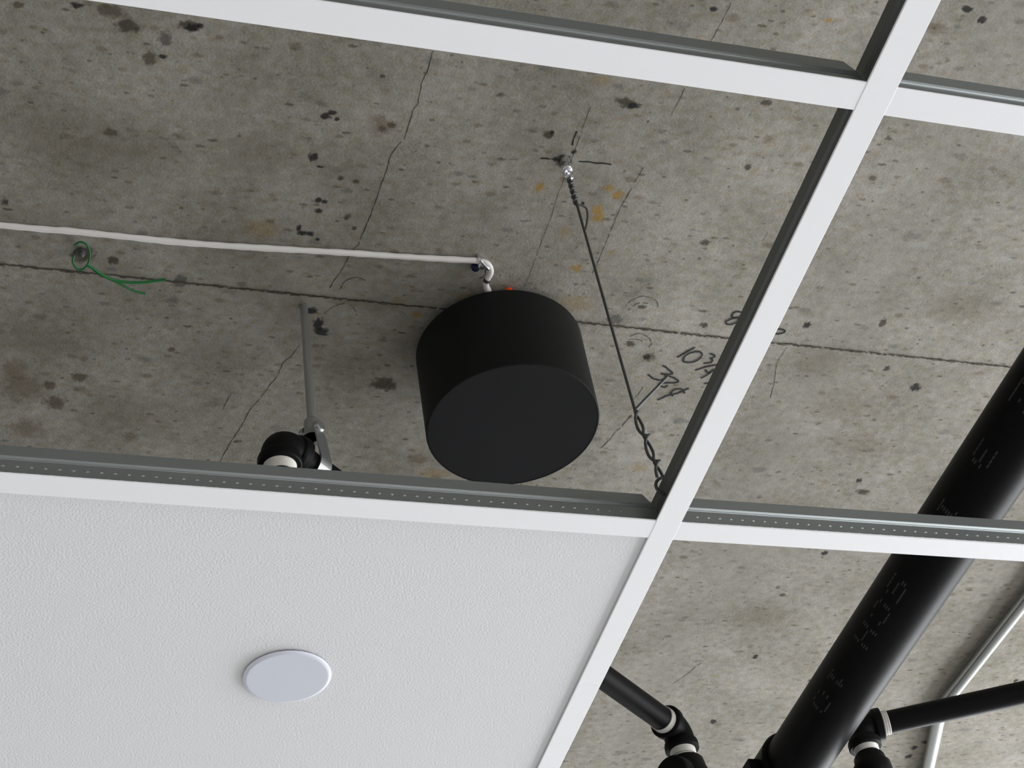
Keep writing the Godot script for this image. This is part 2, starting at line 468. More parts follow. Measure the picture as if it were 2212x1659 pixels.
func main_runner(x: float, d0: float, d1: float, label: String, group := "") -> Node3D:
	var o := thing("main_runner", label, "ceiling runner", group)
	var from := at(x, GRID, 0)
	var s := Shape.new()
	s.extrude(flange_outline(0.012), from, Vector3.RIGHT, Vector3.FORWARD, d0, d1)
	put("flange", s, white_paint, o)
	s = Shape.new()
	s.extrude(web_outline(), from, Vector3.RIGHT, Vector3.FORWARD, d0, d1)
	put("web", s, dark_steel, o)
	s = Shape.new()
	s.extrude(bulb_outline(), from, Vector3.RIGHT, Vector3.FORWARD, d0, d1)
	put("bulb", s, dark_steel, o)
	# the small tabs where the tees clip through the web
	for t in TEE:
		for off in [-0.0415, -0.012, 0.0135, 0.040]:
			if t + off > d0 and t + off < d1:
				s = Shape.new()
				s.lathe(at(x - 0.0006, GRID + 0.0085, t + off), Vector3.LEFT, [Vector2(0, 0.0022), Vector2(0.0012, 0.002), Vector2(0.0021, 0.0010), Vector2(0.0023, 0)], 12, true)
				put("clip_tab", s, steel, o)
	base(o, at(x, GRID, (d0 + d1) / 2))
	return o


func cross_tee(x0: float, x1: float, d0: float, slope: float, label: String, stitched: bool, group := "") -> Node3D:
	var o := thing("cross_tee", label, "ceiling tee", group)
	var along := Vector3(1, 0, -slope).normalized()
	var across := Vector3(slope, 0, 1).normalized()
	var from := at(x0, GRID + 0.0003, d0)
	var l := x1 - x0
	var s := Shape.new()
	s.extrude(flange_outline(0.012), from, across, along, 0.0118, l - 0.0118)
	put("flange", s, white_paint, o)
	s = Shape.new()
	s.extrude(web_outline(), from, across, along, 0.0035, l - 0.0035)
	put("web", s, steel, o)
	# the bulb is coped at a slant where it meets the runner
	s = Shape.new()
	var b := bulb_outline()
	for k in b.size():
		var p: Vector2 = b[k]
		var q: Vector2 = b[(k + 1) % b.size()]
		var cope := func(h: float) -> float: return lerpf(0.0045, 0.0150, clampf((h - 0.025) / 0.0154, 0.0, 1.0))
		var pa: float = cope.call(p.y)
		var qa: float = cope.call(q.y)
		var e := (q - p).normalized()
		var m := across * e.y - Vector3.UP * e.x
		if Vector2(e.y, -e.x).dot((p + q) / 2 - Vector2(0, 0.031)) < 0:
			m = -m
		var p3 := from + across * p.x + Vector3.UP * p.y
		var q3 := from + across * q.x + Vector3.UP * q.y
		s.quad(p3 + along * pa, q3 + along * qa, q3 + along * (l - qa), p3 + along * (l - pa), m)
		var top := from + Vector3.UP * 0.031
		s.flat(p3 + along * pa, q3 + along * qa, top + along * 0.0095, -along + Vector3.UP)
		s.flat(p3 + along * (l - pa), q3 + along * (l - qa), top + along * (l - 0.0095), along + Vector3.UP)
	put("bulb", s, steel, o)
	# end clips reach through the runner
	for e in [0.0, l]:
		var dir := along if e == 0.0 else -along
		s = Shape.new()
		var c: Vector3 = from + along * e
		var lo: Vector3 = c + dir * 0.0028 + across * 0.0009
		s.quad(lo + Vector3.UP * 0.004, lo + Vector3.UP * 0.017, lo + dir * 0.020 + Vector3.UP * 0.0155, lo + dir * 0.020 + Vector3.UP * 0.006, across)
		for side in [[0.004, 0.006], [0.017, 0.0155]]:
			s.quad(lo + Vector3.UP * side[0], lo + dir * 0.020 + Vector3.UP * side[1], lo + dir * 0.020 + Vector3.UP * side[1] - across * 0.0006, lo + Vector3.UP * side[0] - across * 0.0006, Vector3.UP if side[0] > 0.01 else Vector3.DOWN)
		s.lathe(lo + dir * 0.012 + Vector3.UP * 0.0105, across, [Vector2(0.0016, 0), Vector2(0.0016, 0.0012), Vector2(0, 0.0014)], 10)
		put("end_clip", s, steel, o)
	# two rows of stitched dimples along the web
	if stitched:
		s = Shape.new()
		for row in 2:
			var k := 0.030 + row * 0.0055
			while k < l - 0.030:
				for face in [-1.0, 1.0]:
					var c: Vector3 = from + along * k + Vector3.UP * (0.0118 + 0.0070 * row)
					var a: Vector3 = c + across * face * 0.0006
					var tip: Vector3 = a + across * face * 0.0009
					var ring := []
					for i in 8:
						ring.append(a + along * cos(TAU * i / 8) * 0.0026 + Vector3.UP * sin(TAU * i / 8) * 0.0013)
					for i in 8:
						s.flat(ring[i], ring[(i + 1) % 8], tip, across * face)
				k += 0.0112
		put("stitching", s, steel, o).set_meta("kind", "stuff")
	base(o, at((x0 + x1) / 2, GRID, d0 + slope * l / 2))
	return o


func ceiling_panel(x0: float, d0: float, d1: float, label: String, hole := Vector2.INF, group := "") -> void:
	var o := thing("ceiling_panel", label, "ceiling panel", group)
	var a := at(x0 + 0.0025, GRID + 0.0029, d1 - 0.0025)
	var b := at(x0 + BAY - 0.0025, GRID + 0.0175, d0 + 0.0025)
	var s := Shape.new()
	# the body with a rebate: the face hangs between the flanges' edges, the rim rests on them
	var face := a.y
	var rim := 0.006
	s.box(a + Vector3(rim, 0.0006, rim), Vector3(b.x - rim, b.y, b.z - rim))
	s.box(Vector3(a.x, GRID + 0.0022, a.z), Vector3(b.x, b.y, a.z + rim))
	s.box(Vector3(a.x, GRID + 0.0022, b.z - rim), Vector3(b.x, b.y, b.z))
	s.box(Vector3(a.x, GRID + 0.0022, a.z + rim), Vector3(a.x + rim, b.y, b.z - rim))
	s.box(Vector3(b.x - rim, GRID + 0.0022, a.z + rim), Vector3(b.x, b.y, b.z - rim))
	put("board", s, plaster_edge, o)
	s = Shape.new()
	var c := [Vector3(a.x + rim, face, a.z + rim), Vector3(b.x - rim, face, a.z + rim), Vector3(b.x - rim, face, b.z - rim), Vector3(a.x + rim, face, b.z - rim)]
	var uv := []
	for p in c:
		uv.append(Vector2(p.x, p.z) / 0.32)
	s.tri(c[0], c[1], c[2], Vector3.DOWN, Vector3.DOWN, Vector3.DOWN, uv[0], uv[1], uv[2])
	s.tri(c[0], c[2], c[3], Vector3.DOWN, Vector3.DOWN, Vector3.DOWN, uv[0], uv[2], uv[3])
	put("textured_face", s, plaster, o)
	if hole.is_finite():
		# the ragged cut edge of the hole round the sprinkler
		s = Shape.new()
		var rng := RandomNumberGenerator.new()
		rng.seed = 3
		var last := []
		for i in 121:
			var t := TAU * (i % 120) / 120
			rng.seed = 100 + i % 120
			var r := 0.0395 + 0.0012 * rng.randf()
			var now := [at(hole.x + 0.030 * cos(t), face - 0.0003, hole.y + 0.030 * sin(t)), at(hole.x + r * cos(t), face - 0.0003, hole.y + r * sin(t))]
			if last:
				s.quad(last[0], last[1], now[1], now[0], Vector3.DOWN)
			last = now
		put("cut_edge", s, paint(Color(0.32, 0.26, 0.24), 0.95), o)
	base(o, at(x0 + BAY / 2, GRID, (d0 + d1) / 2))


# ---------------------------------------------------------------- pipework
# A screwed elbow: a thick swept bend with a bead at each mouth.
func elbow(c: Vector3, a: Vector3, b: Vector3, r: float) -> Shape:
	var s := Shape.new()
	a = a.normalized()
	b = b.normalized()
	var reach := r * 1.72
	var path := [c + a * reach]
	for i in 13:
		var t := i / 12.0
		path.append((c + a * reach * 0.8) * (1 - t) * (1 - t) + c * 2 * t * (1 - t) + (c + b * reach * 0.8) * t * t)
	path.append(c + b * reach)
	s.tube(path, r * 1.24, 28)
	for dir: Vector3 in [a, b]:
		s.lathe(c + dir * reach * 0.70, dir, [Vector2(r * 1.2, -0.002), Vector2(r * 1.38, 0.001), Vector2(r * 1.43, 0.004), Vector2(r * 1.43, r * 0.72), Vector2(r * 1.36, r * 0.80), Vector2(r * 1.02, r * 0.80)], 32)
	return s


# Sealing tape in the threads: a stack of fine uneven ridges.
func tape(c: Vector3, dir: Vector3, r: float, l: float) -> Shape:
	var s := Shape.new()
	var p := [Vector2(r * 0.98, 0)]
	var k := 0.0
	var i := 0
	while k < l:
		p.append(Vector2(r * (1.035 + 0.012 * sin(i * 2.3)), k + 0.0004))
		p.append(Vector2(r * 1.005, k + 0.0012))
		k += 0.0014
		i += 1
	p.append(Vector2(r * 0.98, l + 0.001))
	s.lathe(c, dir, p, 40)
	return s


const DOTS := {
	"T": "1F 04 04 04 04 04 04", "Y": "11 11 0A 04 04 04 04", "P": "1E 11 11 1E 10 10 10", "E": "1F 10 10 1E 10 10 1F", "3": "1E 01 01 0E 01 01 1E",
	"I": "0E 04 04 04 04 04 0E", "N": "11 19 19 15 13 13 11", "S": "0F 10 10 0E 01 01 1E", "C": "0E 11 10 10 10 11 0E", "H": "11 11 11 1F 11 11 11",
	"1": "04 0C 04 04 04 04 0E", "0": "0E 11 11 11 11 11 0E", " ": "00 00 00 00 00 00 00"}


# Faint dot-printed lettering wrapped on the main pipe, read from near to far.
func pipe_print(axis_at: Vector3, r: float, d_from: float, text: String) -> Shape:
	var s := Shape.new()
	var rng := RandomNumberGenerator.new()
	rng.seed = 8
	for n in text.length():
		var rows: PackedStringArray = DOTS[text[n]].split(" ")
		for j in 7:
			var bits := rows[j].hex_to_int()
			for i in 5:
				if not (bits >> (4 - i)) & 1 or rng.randf() < 0.14:
					continue
				var d := d_from + n * 0.050 + i * 0.0075
				var ang := PRINT_TURN - (j - 3) * 0.085
				var w := 0.0026 + 0.0014 * rng.randf()
				var q := []
				for k in [[-1, -1], [1, -1], [1, 1], [-1, 1]]:
					var t: float = ang + k[1] * 0.021
					q.append(Vector3(axis_at.x + cos(t) * (r + 0.00015), axis_at.y + sin(t) * (r + 0.00015), -(d + k[0] * w)))
				s.quad(q[0], q[1], q[2], q[3], Vector3(cos(ang), sin(ang), 0))
	return s


const PRINT_TURN := 3.62
const CONCRETE := Vector3(162, 158, 149)

var ragged := FastNoiseLite.new()
var sand: ImageTexture
var white_paint: StandardMaterial3D
var steel: StandardMaterial3D
var dark_steel: StandardMaterial3D
var plaster: StandardMaterial3D
var plaster_edge: StandardMaterial3D


func _ready() -> void:
	# --- camera
	var cam := Camera3D.new()
	cam.name = "camera"
	cam.transform = Transform3D(Basis(Vector3(0.958286, -0.133773, 0.252573), Vector3(-0.086547, 0.706398, 0.702503), Vector3(-0.272393, -0.695058, 0.665354)).orthonormalized(), Vector3(0, EYE, 0))
	cam.fov = 26.3344
	cam.near = 0.05
	cam.far = 100.0
	cam.current = true
	add_child(cam)
	# --- sky and exposure
	var sky_look := ProceduralSkyMaterial.new()
	sky_look.sky_top_color = Color(0.62, 0.72, 0.86)
	sky_look.sky_horizon_color = Color(0.90, 0.92, 0.95)
	sky_look.ground_horizon_color = Color(0.78, 0.78, 0.78)
	sky_look.ground_bottom_color = Color(0.70, 0.69, 0.68)
	var env := Environment.new()
	env.background_mode = Environment.BG_SKY
	env.sky = Sky.new()
	env.sky.sky_material = sky_look
	env.background_energy_multiplier = 1.0
	env.tonemap_mode = Environment.TONE_MAPPER_LINEAR
	env.tonemap_exposure = EXPOSURE
	env.sdfgi_enabled = true
	env.ssao_enabled = true
	env.ssil_enabled = true
	var world := WorldEnvironment.new()
	world.name = "world"
	world.environment = env
	add_child(world)
	# --- daylight through the windows of the right-hand wall
	for d in WINDOWS:
		window_light(at(ROOM_R - 0.02, (SILL + HEAD) / 2, d), PI / 2, DAYLIGHT)
	ragged.seed = 77
	ragged.frequency = 0.22
	ragged.fractal_octaves = 3
	materials()
	room()
	slab()
	grid()
	canister()
	cable()
	wires()
	hanger_and_armover()
	main_pipe()
	right_armover()
	conduit()


func window_light(p: Vector3, turn: float, energy: float) -> void:
	var l := AreaLight3D.new()
	l.name = "window_daylight"
	l.area_size = Vector2(1.8, HEAD - SILL - 0.1)
	l.light_color = Color(0.975, 0.985, 1.0)
	l.light_energy = energy
	l.area_normalize_energy = false
	l.area_range = 20.0
	l.shadow_enabled = true
	l.position = p
	l.rotation = Vector3(0, turn, 0)
	add_child(l, true)


const SILL := 0.6
const HEAD := 3.03
const EXPOSURE := 2.9
const DAYLIGHT := 1.0
const ROOM_L := -3.6
const ROOM_R := 4.4
const ROOM_NEAR := -6.4
const ROOM_FAR := 8.2
const WINDOWS := [-5.2, -3.1, 0.9, 3.0, 5.1, 7.1]


func materials() -> void:
	white_paint = paint(Color(0.962, 0.962, 0.975), 0.45)
	steel = paint(Color(0.57, 0.59, 0.59), 0.36, 0.7)
	dark_steel = paint(Color(0.40, 0.405, 0.395), 0.5, 0.5)
	plaster = paint(Color(0.885, 0.885, 0.895), 0.85, 0.0, 0.3)
	plaster.heightmap_enabled = true
	plaster.heightmap_texture = relief(31, 0.10, 1024, 3)
	plaster.heightmap_scale = 0.027
	plaster_edge = paint(Color(0.88, 0.88, 0.88), 0.9, 0.0, 0.3)


func room() -> void:
	var wall := paint(Color(0.86, 0.86, 0.85), 0.9)
	var s := Shape.new()
	s.box(at(ROOM_L - 0.2, -0.2, ROOM_FAR + 0.2), at(ROOM_R + 0.2, 0, ROOM_NEAR - 0.2))
	structure(put("floor", s, paint(Color(0.66, 0.65, 0.63), 0.7)), "pale floor of the room below")
	s = Shape.new()
	s.box(at(ROOM_L - 0.2, 0, ROOM_FAR + 0.2), at(ROOM_L, SLAB, ROOM_NEAR - 0.2))
	structure(put("wall_left", s, wall), "pale wall on the left")
	s = Shape.new()
	s.box(at(ROOM_L, 0, ROOM_NEAR), at(ROOM_R, SLAB, ROOM_NEAR - 0.2))
	structure(put("wall_back", s, wall), "pale wall behind the camera")
	# a row of tall windows along the right wall
	s = Shape.new()
	s.box(at(ROOM_R, 0, ROOM_FAR + 0.2), at(ROOM_R + 0.2, SILL, ROOM_NEAR - 0.2))
	s.box(at(ROOM_R, HEAD, ROOM_FAR + 0.2), at(ROOM_R + 0.2, SLAB, ROOM_NEAR - 0.2))
	var from := ROOM_NEAR - 0.2
	for d: float in WINDOWS + [INF]:
		var to := minf(d - 0.95, ROOM_FAR + 0.2)
		s.box(at(ROOM_R, SILL, to), at(ROOM_R + 0.2, HEAD, from))
		from = d + 0.95
	structure(put("wall_right", s, wall), "pale wall with the windows on the right")
	s = Shape.new()
	s.box(at(ROOM_L, 0, ROOM_FAR + 0.2), at(ROOM_R, SLAB, ROOM_FAR))
	structure(put("wall_front", s, wall), "pale wall ahead")
	var frame := paint(Color(0.8, 0.8, 0.8), 0.5)
	var glass := paint(Color(0.9, 0.95, 0.97, 0.05), 0.02)
	glass.transparency = BaseMaterial3D.TRANSPARENCY_ALPHA
	var turns := []
	for d in WINDOWS:
		turns.append(Transform3D(Basis(Vector3.UP, -PI / 2), at(ROOM_R + 0.11, 0, d)))
	for k in turns.size():
		var w := Node3D.new()
		w.name = "window_%d" % (k + 1)
		w.transform = turns[k]
		add_child(w, true)
		structure(w, "tall window with a pale frame")
		s = Shape.new()
		s.box(Vector3(-0.95, SILL, -0.03), Vector3(0.95, SILL + 0.05, 0.03))
		s.box(Vector3(-0.95, HEAD - 0.05, -0.03), Vector3(0.95, HEAD, 0.03))
		s.box(Vector3(-0.95, SILL + 0.05, -0.03), Vector3(-0.90, HEAD - 0.05, 0.03))
		s.box(Vector3(0.90, SILL + 0.05, -0.03), Vector3(0.95, HEAD - 0.05, 0.03))
		put("frame", s, frame, w)
		s = Shape.new()
		s.box(Vector3(-0.90, SILL + 0.05, -0.004), Vector3(0.90, HEAD - 0.05, 0.004))
		put("pane", s, glass, w)


func slab() -> void:
	sand = grain_tile()
	var made := concrete_images()
	var plain := concrete_material(made[0], made[1], 1024)
	var px: PackedByteArray = made[0].duplicate()
	var bump: PackedByteArray = made[1].duplicate()
	var mm := TEX / TILE
	# colour, strength, hollow, softness of each kind of mark: black, hole, grey, brown, rust, faint brown, wide stain (at upper left shade painted in), pale rust, bleached
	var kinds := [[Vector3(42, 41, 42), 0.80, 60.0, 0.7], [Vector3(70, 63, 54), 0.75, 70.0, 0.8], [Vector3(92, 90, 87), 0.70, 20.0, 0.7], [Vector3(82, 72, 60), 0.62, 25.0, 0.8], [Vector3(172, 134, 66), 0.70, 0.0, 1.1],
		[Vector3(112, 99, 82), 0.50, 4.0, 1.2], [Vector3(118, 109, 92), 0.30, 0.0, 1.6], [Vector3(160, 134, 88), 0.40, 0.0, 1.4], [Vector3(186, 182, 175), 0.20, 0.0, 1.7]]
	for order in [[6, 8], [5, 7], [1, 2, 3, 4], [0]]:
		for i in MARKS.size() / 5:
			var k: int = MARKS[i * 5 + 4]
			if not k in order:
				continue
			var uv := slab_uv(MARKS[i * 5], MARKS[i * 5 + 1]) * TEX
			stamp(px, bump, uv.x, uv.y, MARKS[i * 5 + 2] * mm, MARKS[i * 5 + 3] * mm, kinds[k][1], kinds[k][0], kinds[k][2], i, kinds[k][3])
	var marked := concrete_material(px, bump)
	# the slab: the underside in view, the rest of the underside, and the body above
	var body := Shape.new()
	slab_quad(body, -0.1, 0.6, 1.9, 2.6)
	var mesh := body.mesh()
	var more := Shape.new()
	slab_quad(more, ROOM_L - 0.2, ROOM_NEAR - 0.2, ROOM_R + 0.2, 0.6)
	slab_quad(more, ROOM_L - 0.2, 2.6, ROOM_R + 0.2, ROOM_FAR + 0.2)
	slab_quad(more, ROOM_L - 0.2, 0.6, -0.1, 2.6)
	slab_quad(more, 1.9, 0.6, ROOM_R + 0.2, 2.6)
	more.add_to(mesh)
	var top := Shape.new()
	var a := at(ROOM_L - 0.2, SLAB, ROOM_FAR + 0.2)
	var b := at(ROOM_R + 0.2, SLAB + 0.2, ROOM_NEAR - 0.2)
	top.quad(Vector3(a.x, b.y, a.z), Vector3(b.x, b.y, a.z), b, Vector3(a.x, b.y, b.z), Vector3.UP)
	top.quad(a, Vector3(b.x, a.y, a.z), Vector3(b.x, b.y, a.z), Vector3(a.x, b.y, a.z), Vector3.FORWARD)
	top.quad(Vector3(a.x, a.y, b.z), Vector3(b.x, a.y, b.z), b, Vector3(a.x, b.y, b.z), Vector3.BACK)
	top.quad(a, Vector3(a.x, a.y, b.z), Vector3(a.x, b.y, b.z), Vector3(a.x, b.y, a.z), Vector3.LEFT)
	top.quad(Vector3(b.x, a.y, a.z), Vector3(b.x, a.y, b.z), b, Vector3(b.x, b.y, a.z), Vector3.RIGHT)
	top.add_to(mesh)
	mesh.surface_set_material(0, marked)
	mesh.surface_set_material(1, plain)
	mesh.surface_set_material(2, plain)
	var o := MeshInstance3D.new()
	o.name = "ceiling"
	o.mesh = mesh
	add_child(o)
	structure(o, "bare grey concrete slab with stains, cracks and marker writing")
	var crack := paint(Color(0.27, 0.255, 0.23), 0.95, 0.0, 0.1)
	var lead := paint(Color(0.20, 0.20, 0.20), 0.9, 0.0, 0.2)
	var ink := paint(Color(0.13, 0.13, 0.145), 0.7, 0.0, 0.3)
	for k in CRACKS.size():
		var s := Shape.new()
		line_on_slab(s, CRACKS[k][1], CRACKS[k][0] * 0.75, 1.3, 0.03, k + 1)
		put("crack", s, crack, o)
	for k in PENCIL.size():
		var s := Shape.new()
		line_on_slab(s, PENCIL[k][1], PENCIL[k][0], 0.8, 0.04, k + 40, 0.0004)
		put("pencil_mark", s, lead, o)
	for k in WRITING.size():
		var s := Shape.new()
		for i in range(1, WRITING[k].size()):
			line_on_slab(s, smooth(WRITING[k][i]), 0.0026, 0.25, 0.0, k * 7 + i, 0.0004 + i * 0.0003)
		var w := put("marker_digit", s, ink, o)
		w.set_meta("label", "black marker %s on the concrete" % WRITING[k][0])
	for k in ARCS.size():
		var s := Shape.new()
		line_on_slab(s, smooth(ARCS[k]), 0.0012, 1.2, 0.10, k + 90)
		put("form_mark", s, paint(Color(0.36, 0.33, 0.29), 0.95), o)
	# the joint between two pours, a ragged dark line right across
	var s := Shape.new()
	for band in [[0.0021, 0.9, 0.05, 0.0], [0.0012, 1.6, 0.45, 0.0010], [0.0011, 1.6, 0.45, -0.0010]]:
		line_on_slab(s, [ROOM_L, 1.308 + band[3], -0.2, 1.309 + band[3], 0.35, 1.3085 + band[3], 0.62, 1.3068 + band[3], 0.9, 1.3085 + band[3], 1.9, 1.308 + band[3], ROOM_R, 1.308 + band[3]], band[0], band[1], band[2], int(band[0] * 1e5), 0.0003 + absf(band[3]) * 0.6)
	put("pour_joint", s, paint(Color(0.33, 0.31, 0.28), 0.95, 0.0, 0.1), o)


func smooth(pts: Array) -> Array:
	var c := Curve3D.new()
	for i in pts.size() / 2:
		var p := Vector3(pts[i * 2], 0, pts[i * 2 + 1])
		var a := Vector3(pts[maxi(i - 1, 0) * 2], 0, pts[maxi(i - 1, 0) * 2 + 1])
		var b := Vector3(pts[mini(i + 1, pts.size() / 2 - 1) * 2], 0, pts[mini(i + 1, pts.size() / 2 - 1) * 2 + 1])
		var t := (b - a) / 6.0
		c.add_point(p, -t, t)
	var out := []
	var n := maxi(2, int(c.get_baked_length() / 0.0025))
	for i in n + 1:
		var p := c.sample_baked(c.get_baked_length() * i / n, true)
		out.append(p.x)
		out.append(p.z)
	return out


func curve(points: Array, step := 0.002) -> Array:
	var c := Curve3D.new()
	c.bake_interval = step
	for i in points.size():
		var t: Vector3 = (points[mini(i + 1, points.size() - 1)] - points[maxi(i - 1, 0)]) / 6.0
		c.add_point(points[i], -t, t)
	var out := []
	var n := maxi(2, int(c.get_baked_length() / step))
	for i in n + 1:
		out.append(c.sample_baked(c.get_baked_length() * i / n, true))
	return out


func grid() -> void:
	var far := 4.87
	main_runner(MAIN_X, -0.9, 1.2868, "long white-faced steel main runner crossing the picture steeply, carrying the twisted hanger wire")
	main_runner(MAIN_X, 1.2870, far, "lower length of the white main runner beyond the hairline splice beside the panel")
	main_runner(MAIN_X - BAY, -0.9, far, "white main runner along the far left edge of the panel")
	main_runner(MAIN_X + BAY, -0.9, far, "white main runner to the right of the black main pipe")
	cross_tee(MAIN_X - BAY, MAIN_X, TEE[1] + 0.0033 * BAY, -0.0033, "long white cross tee at the top left, above the open bay with the black canister", true)
	cross_tee(MAIN_X, MAIN_X + BAY, TEE[1] + 0.0008, 0.0013, "short white cross tee at the upper right, right of the upper crossing", true)
	cross_tee(MAIN_X - BAY, MAIN_X, TEE[2] - 0.0058 * BAY, 0.0058, "white cross tee along the top edge of the textured panel, just under the black canister", true)
	cross_tee(MAIN_X, MAIN_X + BAY, TEE[2] + 0.0008, -0.0050, "white cross tee with bright stitched steel web, passing under the black main pipe", true)
	var step: float = TEE[3] - TEE[2]
	# the rest of the grid, beyond the picture's edges: unseen panels added to the left, behind and ahead on the left to shade the slab
	main_runner(MAIN_X - 2 * BAY, -0.9, far, "second white main runner beyond the picture's left edge")
	var rows := ["first", "second", "third", "fourth", "fifth", "sixth"]
	var columns := ["two bays left of the runner", "left of the runner", "right of the runner"]
	for c in 3:
		for k in range(-3, 9):
			if c > 0 and k in [0, 1]:
				continue
			var d: float = TEE[1] + step * k
			var x := MAIN_X + BAY * (c - 2)
			var where: String = "level with the picture" if k in [0, 1] else "%s row above the picture's top edge" % rows[-k - 1] if k < 0 else "%s row below the picture's bottom edge" % rows[mini(k - 2, 5)]
			if k == 1 or k == 8:
				where = "beside the textured panel's top edge" if k == 1 else "at the far end of the grid"
			cross_tee(x, x + BAY, d, 0.0, "white cross tee %s, %s" % [columns[c], where], false, "cross tees beyond the picture")
			if k < 8 and not (c == 1 and k in [-1, 0, 1]) and (c == 0 or k < -1 or c == 1):
				ceiling_panel(x, d, d + step, "added unseen ceiling panel shading the slab %s, %s" % [columns[c], where], Vector2.INF, "added shading panels beyond the picture")
	ceiling_panel(MAIN_X - BAY, TEE[2], TEE[3], "white stipple-textured ceiling panel holding the round sprinkler cover", Vector2(0.2455, 1.2935))
	# the round cover plate of the concealed sprinkler
	var o := thing("sprinkler_cover", "round white cover plate of a concealed sprinkler under the textured panel", "sprinkler cover")
	var c := at(0.2455, GRID - 0.0003, 1.2935)
	var s := Shape.new()
	s.lathe(c, Vector3.DOWN, [Vector2(0.0412, -0.0020), Vector2(0.0418, -0.0016), Vector2(0.0420, -0.0010), Vector2(0.0416, -0.0003), Vector2(0.0407, 0.0003), Vector2(0.0394, 0.0008), Vector2(0.0386, 0.0010), Vector2(0.0378, 0.0010), Vector2(0, 0.0010)], 96, true)
	put("cover_plate", s, paint(Color(0.83, 0.845, 0.89), 0.35), o)
	s = Shape.new()
	s.lathe(c, Vector3.UP, [Vector2(0.0410, 0.0019), Vector2(0.0, 0.0019)], 64)
	s.lathe(c, Vector3.UP, [Vector2(0.028, 0.003), Vector2(0.028, 0.045), Vector2(0.020, 0.055), Vector2(0, 0.055)], 40)
	put("retaining_cup", s, paint(Color(0.5, 0.42, 0.36), 0.6, 0.4), o)
	base(o, c)


func canister() -> void:
	var o := thing("ceiling_canister", "matte black cylindrical fixture mounted on the concrete slab", "ceiling fixture")
	var x := 0.5483
	var d := 1.3612
	var r := 0.1062
	var low := EYE + 1.3468
	var high := EYE + 1.4785
	var black := paint(Color(0.085, 0.085, 0.087), 0.62, 0.0, 0.3)
	var s := Shape.new()
	s.lathe(at(x, low, d), Vector3.UP, [Vector2(0, high - low), Vector2(r - 0.001, high - low), Vector2(r, high - low - 0.001), Vector2(r, 0.0015), Vector2(r - 0.0006, 0.0004), Vector2(r - 0.0016, 0), Vector2(r - 0.0020, 0)], 160)
	put("housing", s, black, o)
	s = Shape.new()
	s.lathe(at(x, low + 0.0003, d), Vector3.DOWN, [Vector2(r - 0.0020, -0.0003), Vector2(r - 0.0023, 0), Vector2(0, 0)], 160)
	put("bottom_disc", s, paint(Color(0.105, 0.107, 0.115), 0.6, 0.0, 0.25), o)
	s = Shape.new()
	s.rod(at(x, high - 0.001, d), at(x, SLAB, d), 0.045, 40)
	put("mounting_plate", s, steel, o)
	# an orange wire connector peeping over the rim
	s = Shape.new()
	s.lathe(at(0.5360, high - 0.0005, 1.2640), Vector3.UP, [Vector2(0.0062, 0), Vector2(0.0060, 0.004), Vector2(0.0045, 0.0085), Vector2(0.0025, 0.0105), Vector2(0, 0.011)], 18, true)
	put("wire_connector", s, paint(Color(0.95, 0.30, 0.07), 0.5), o)
	base(o, at(x, SLAB, d))


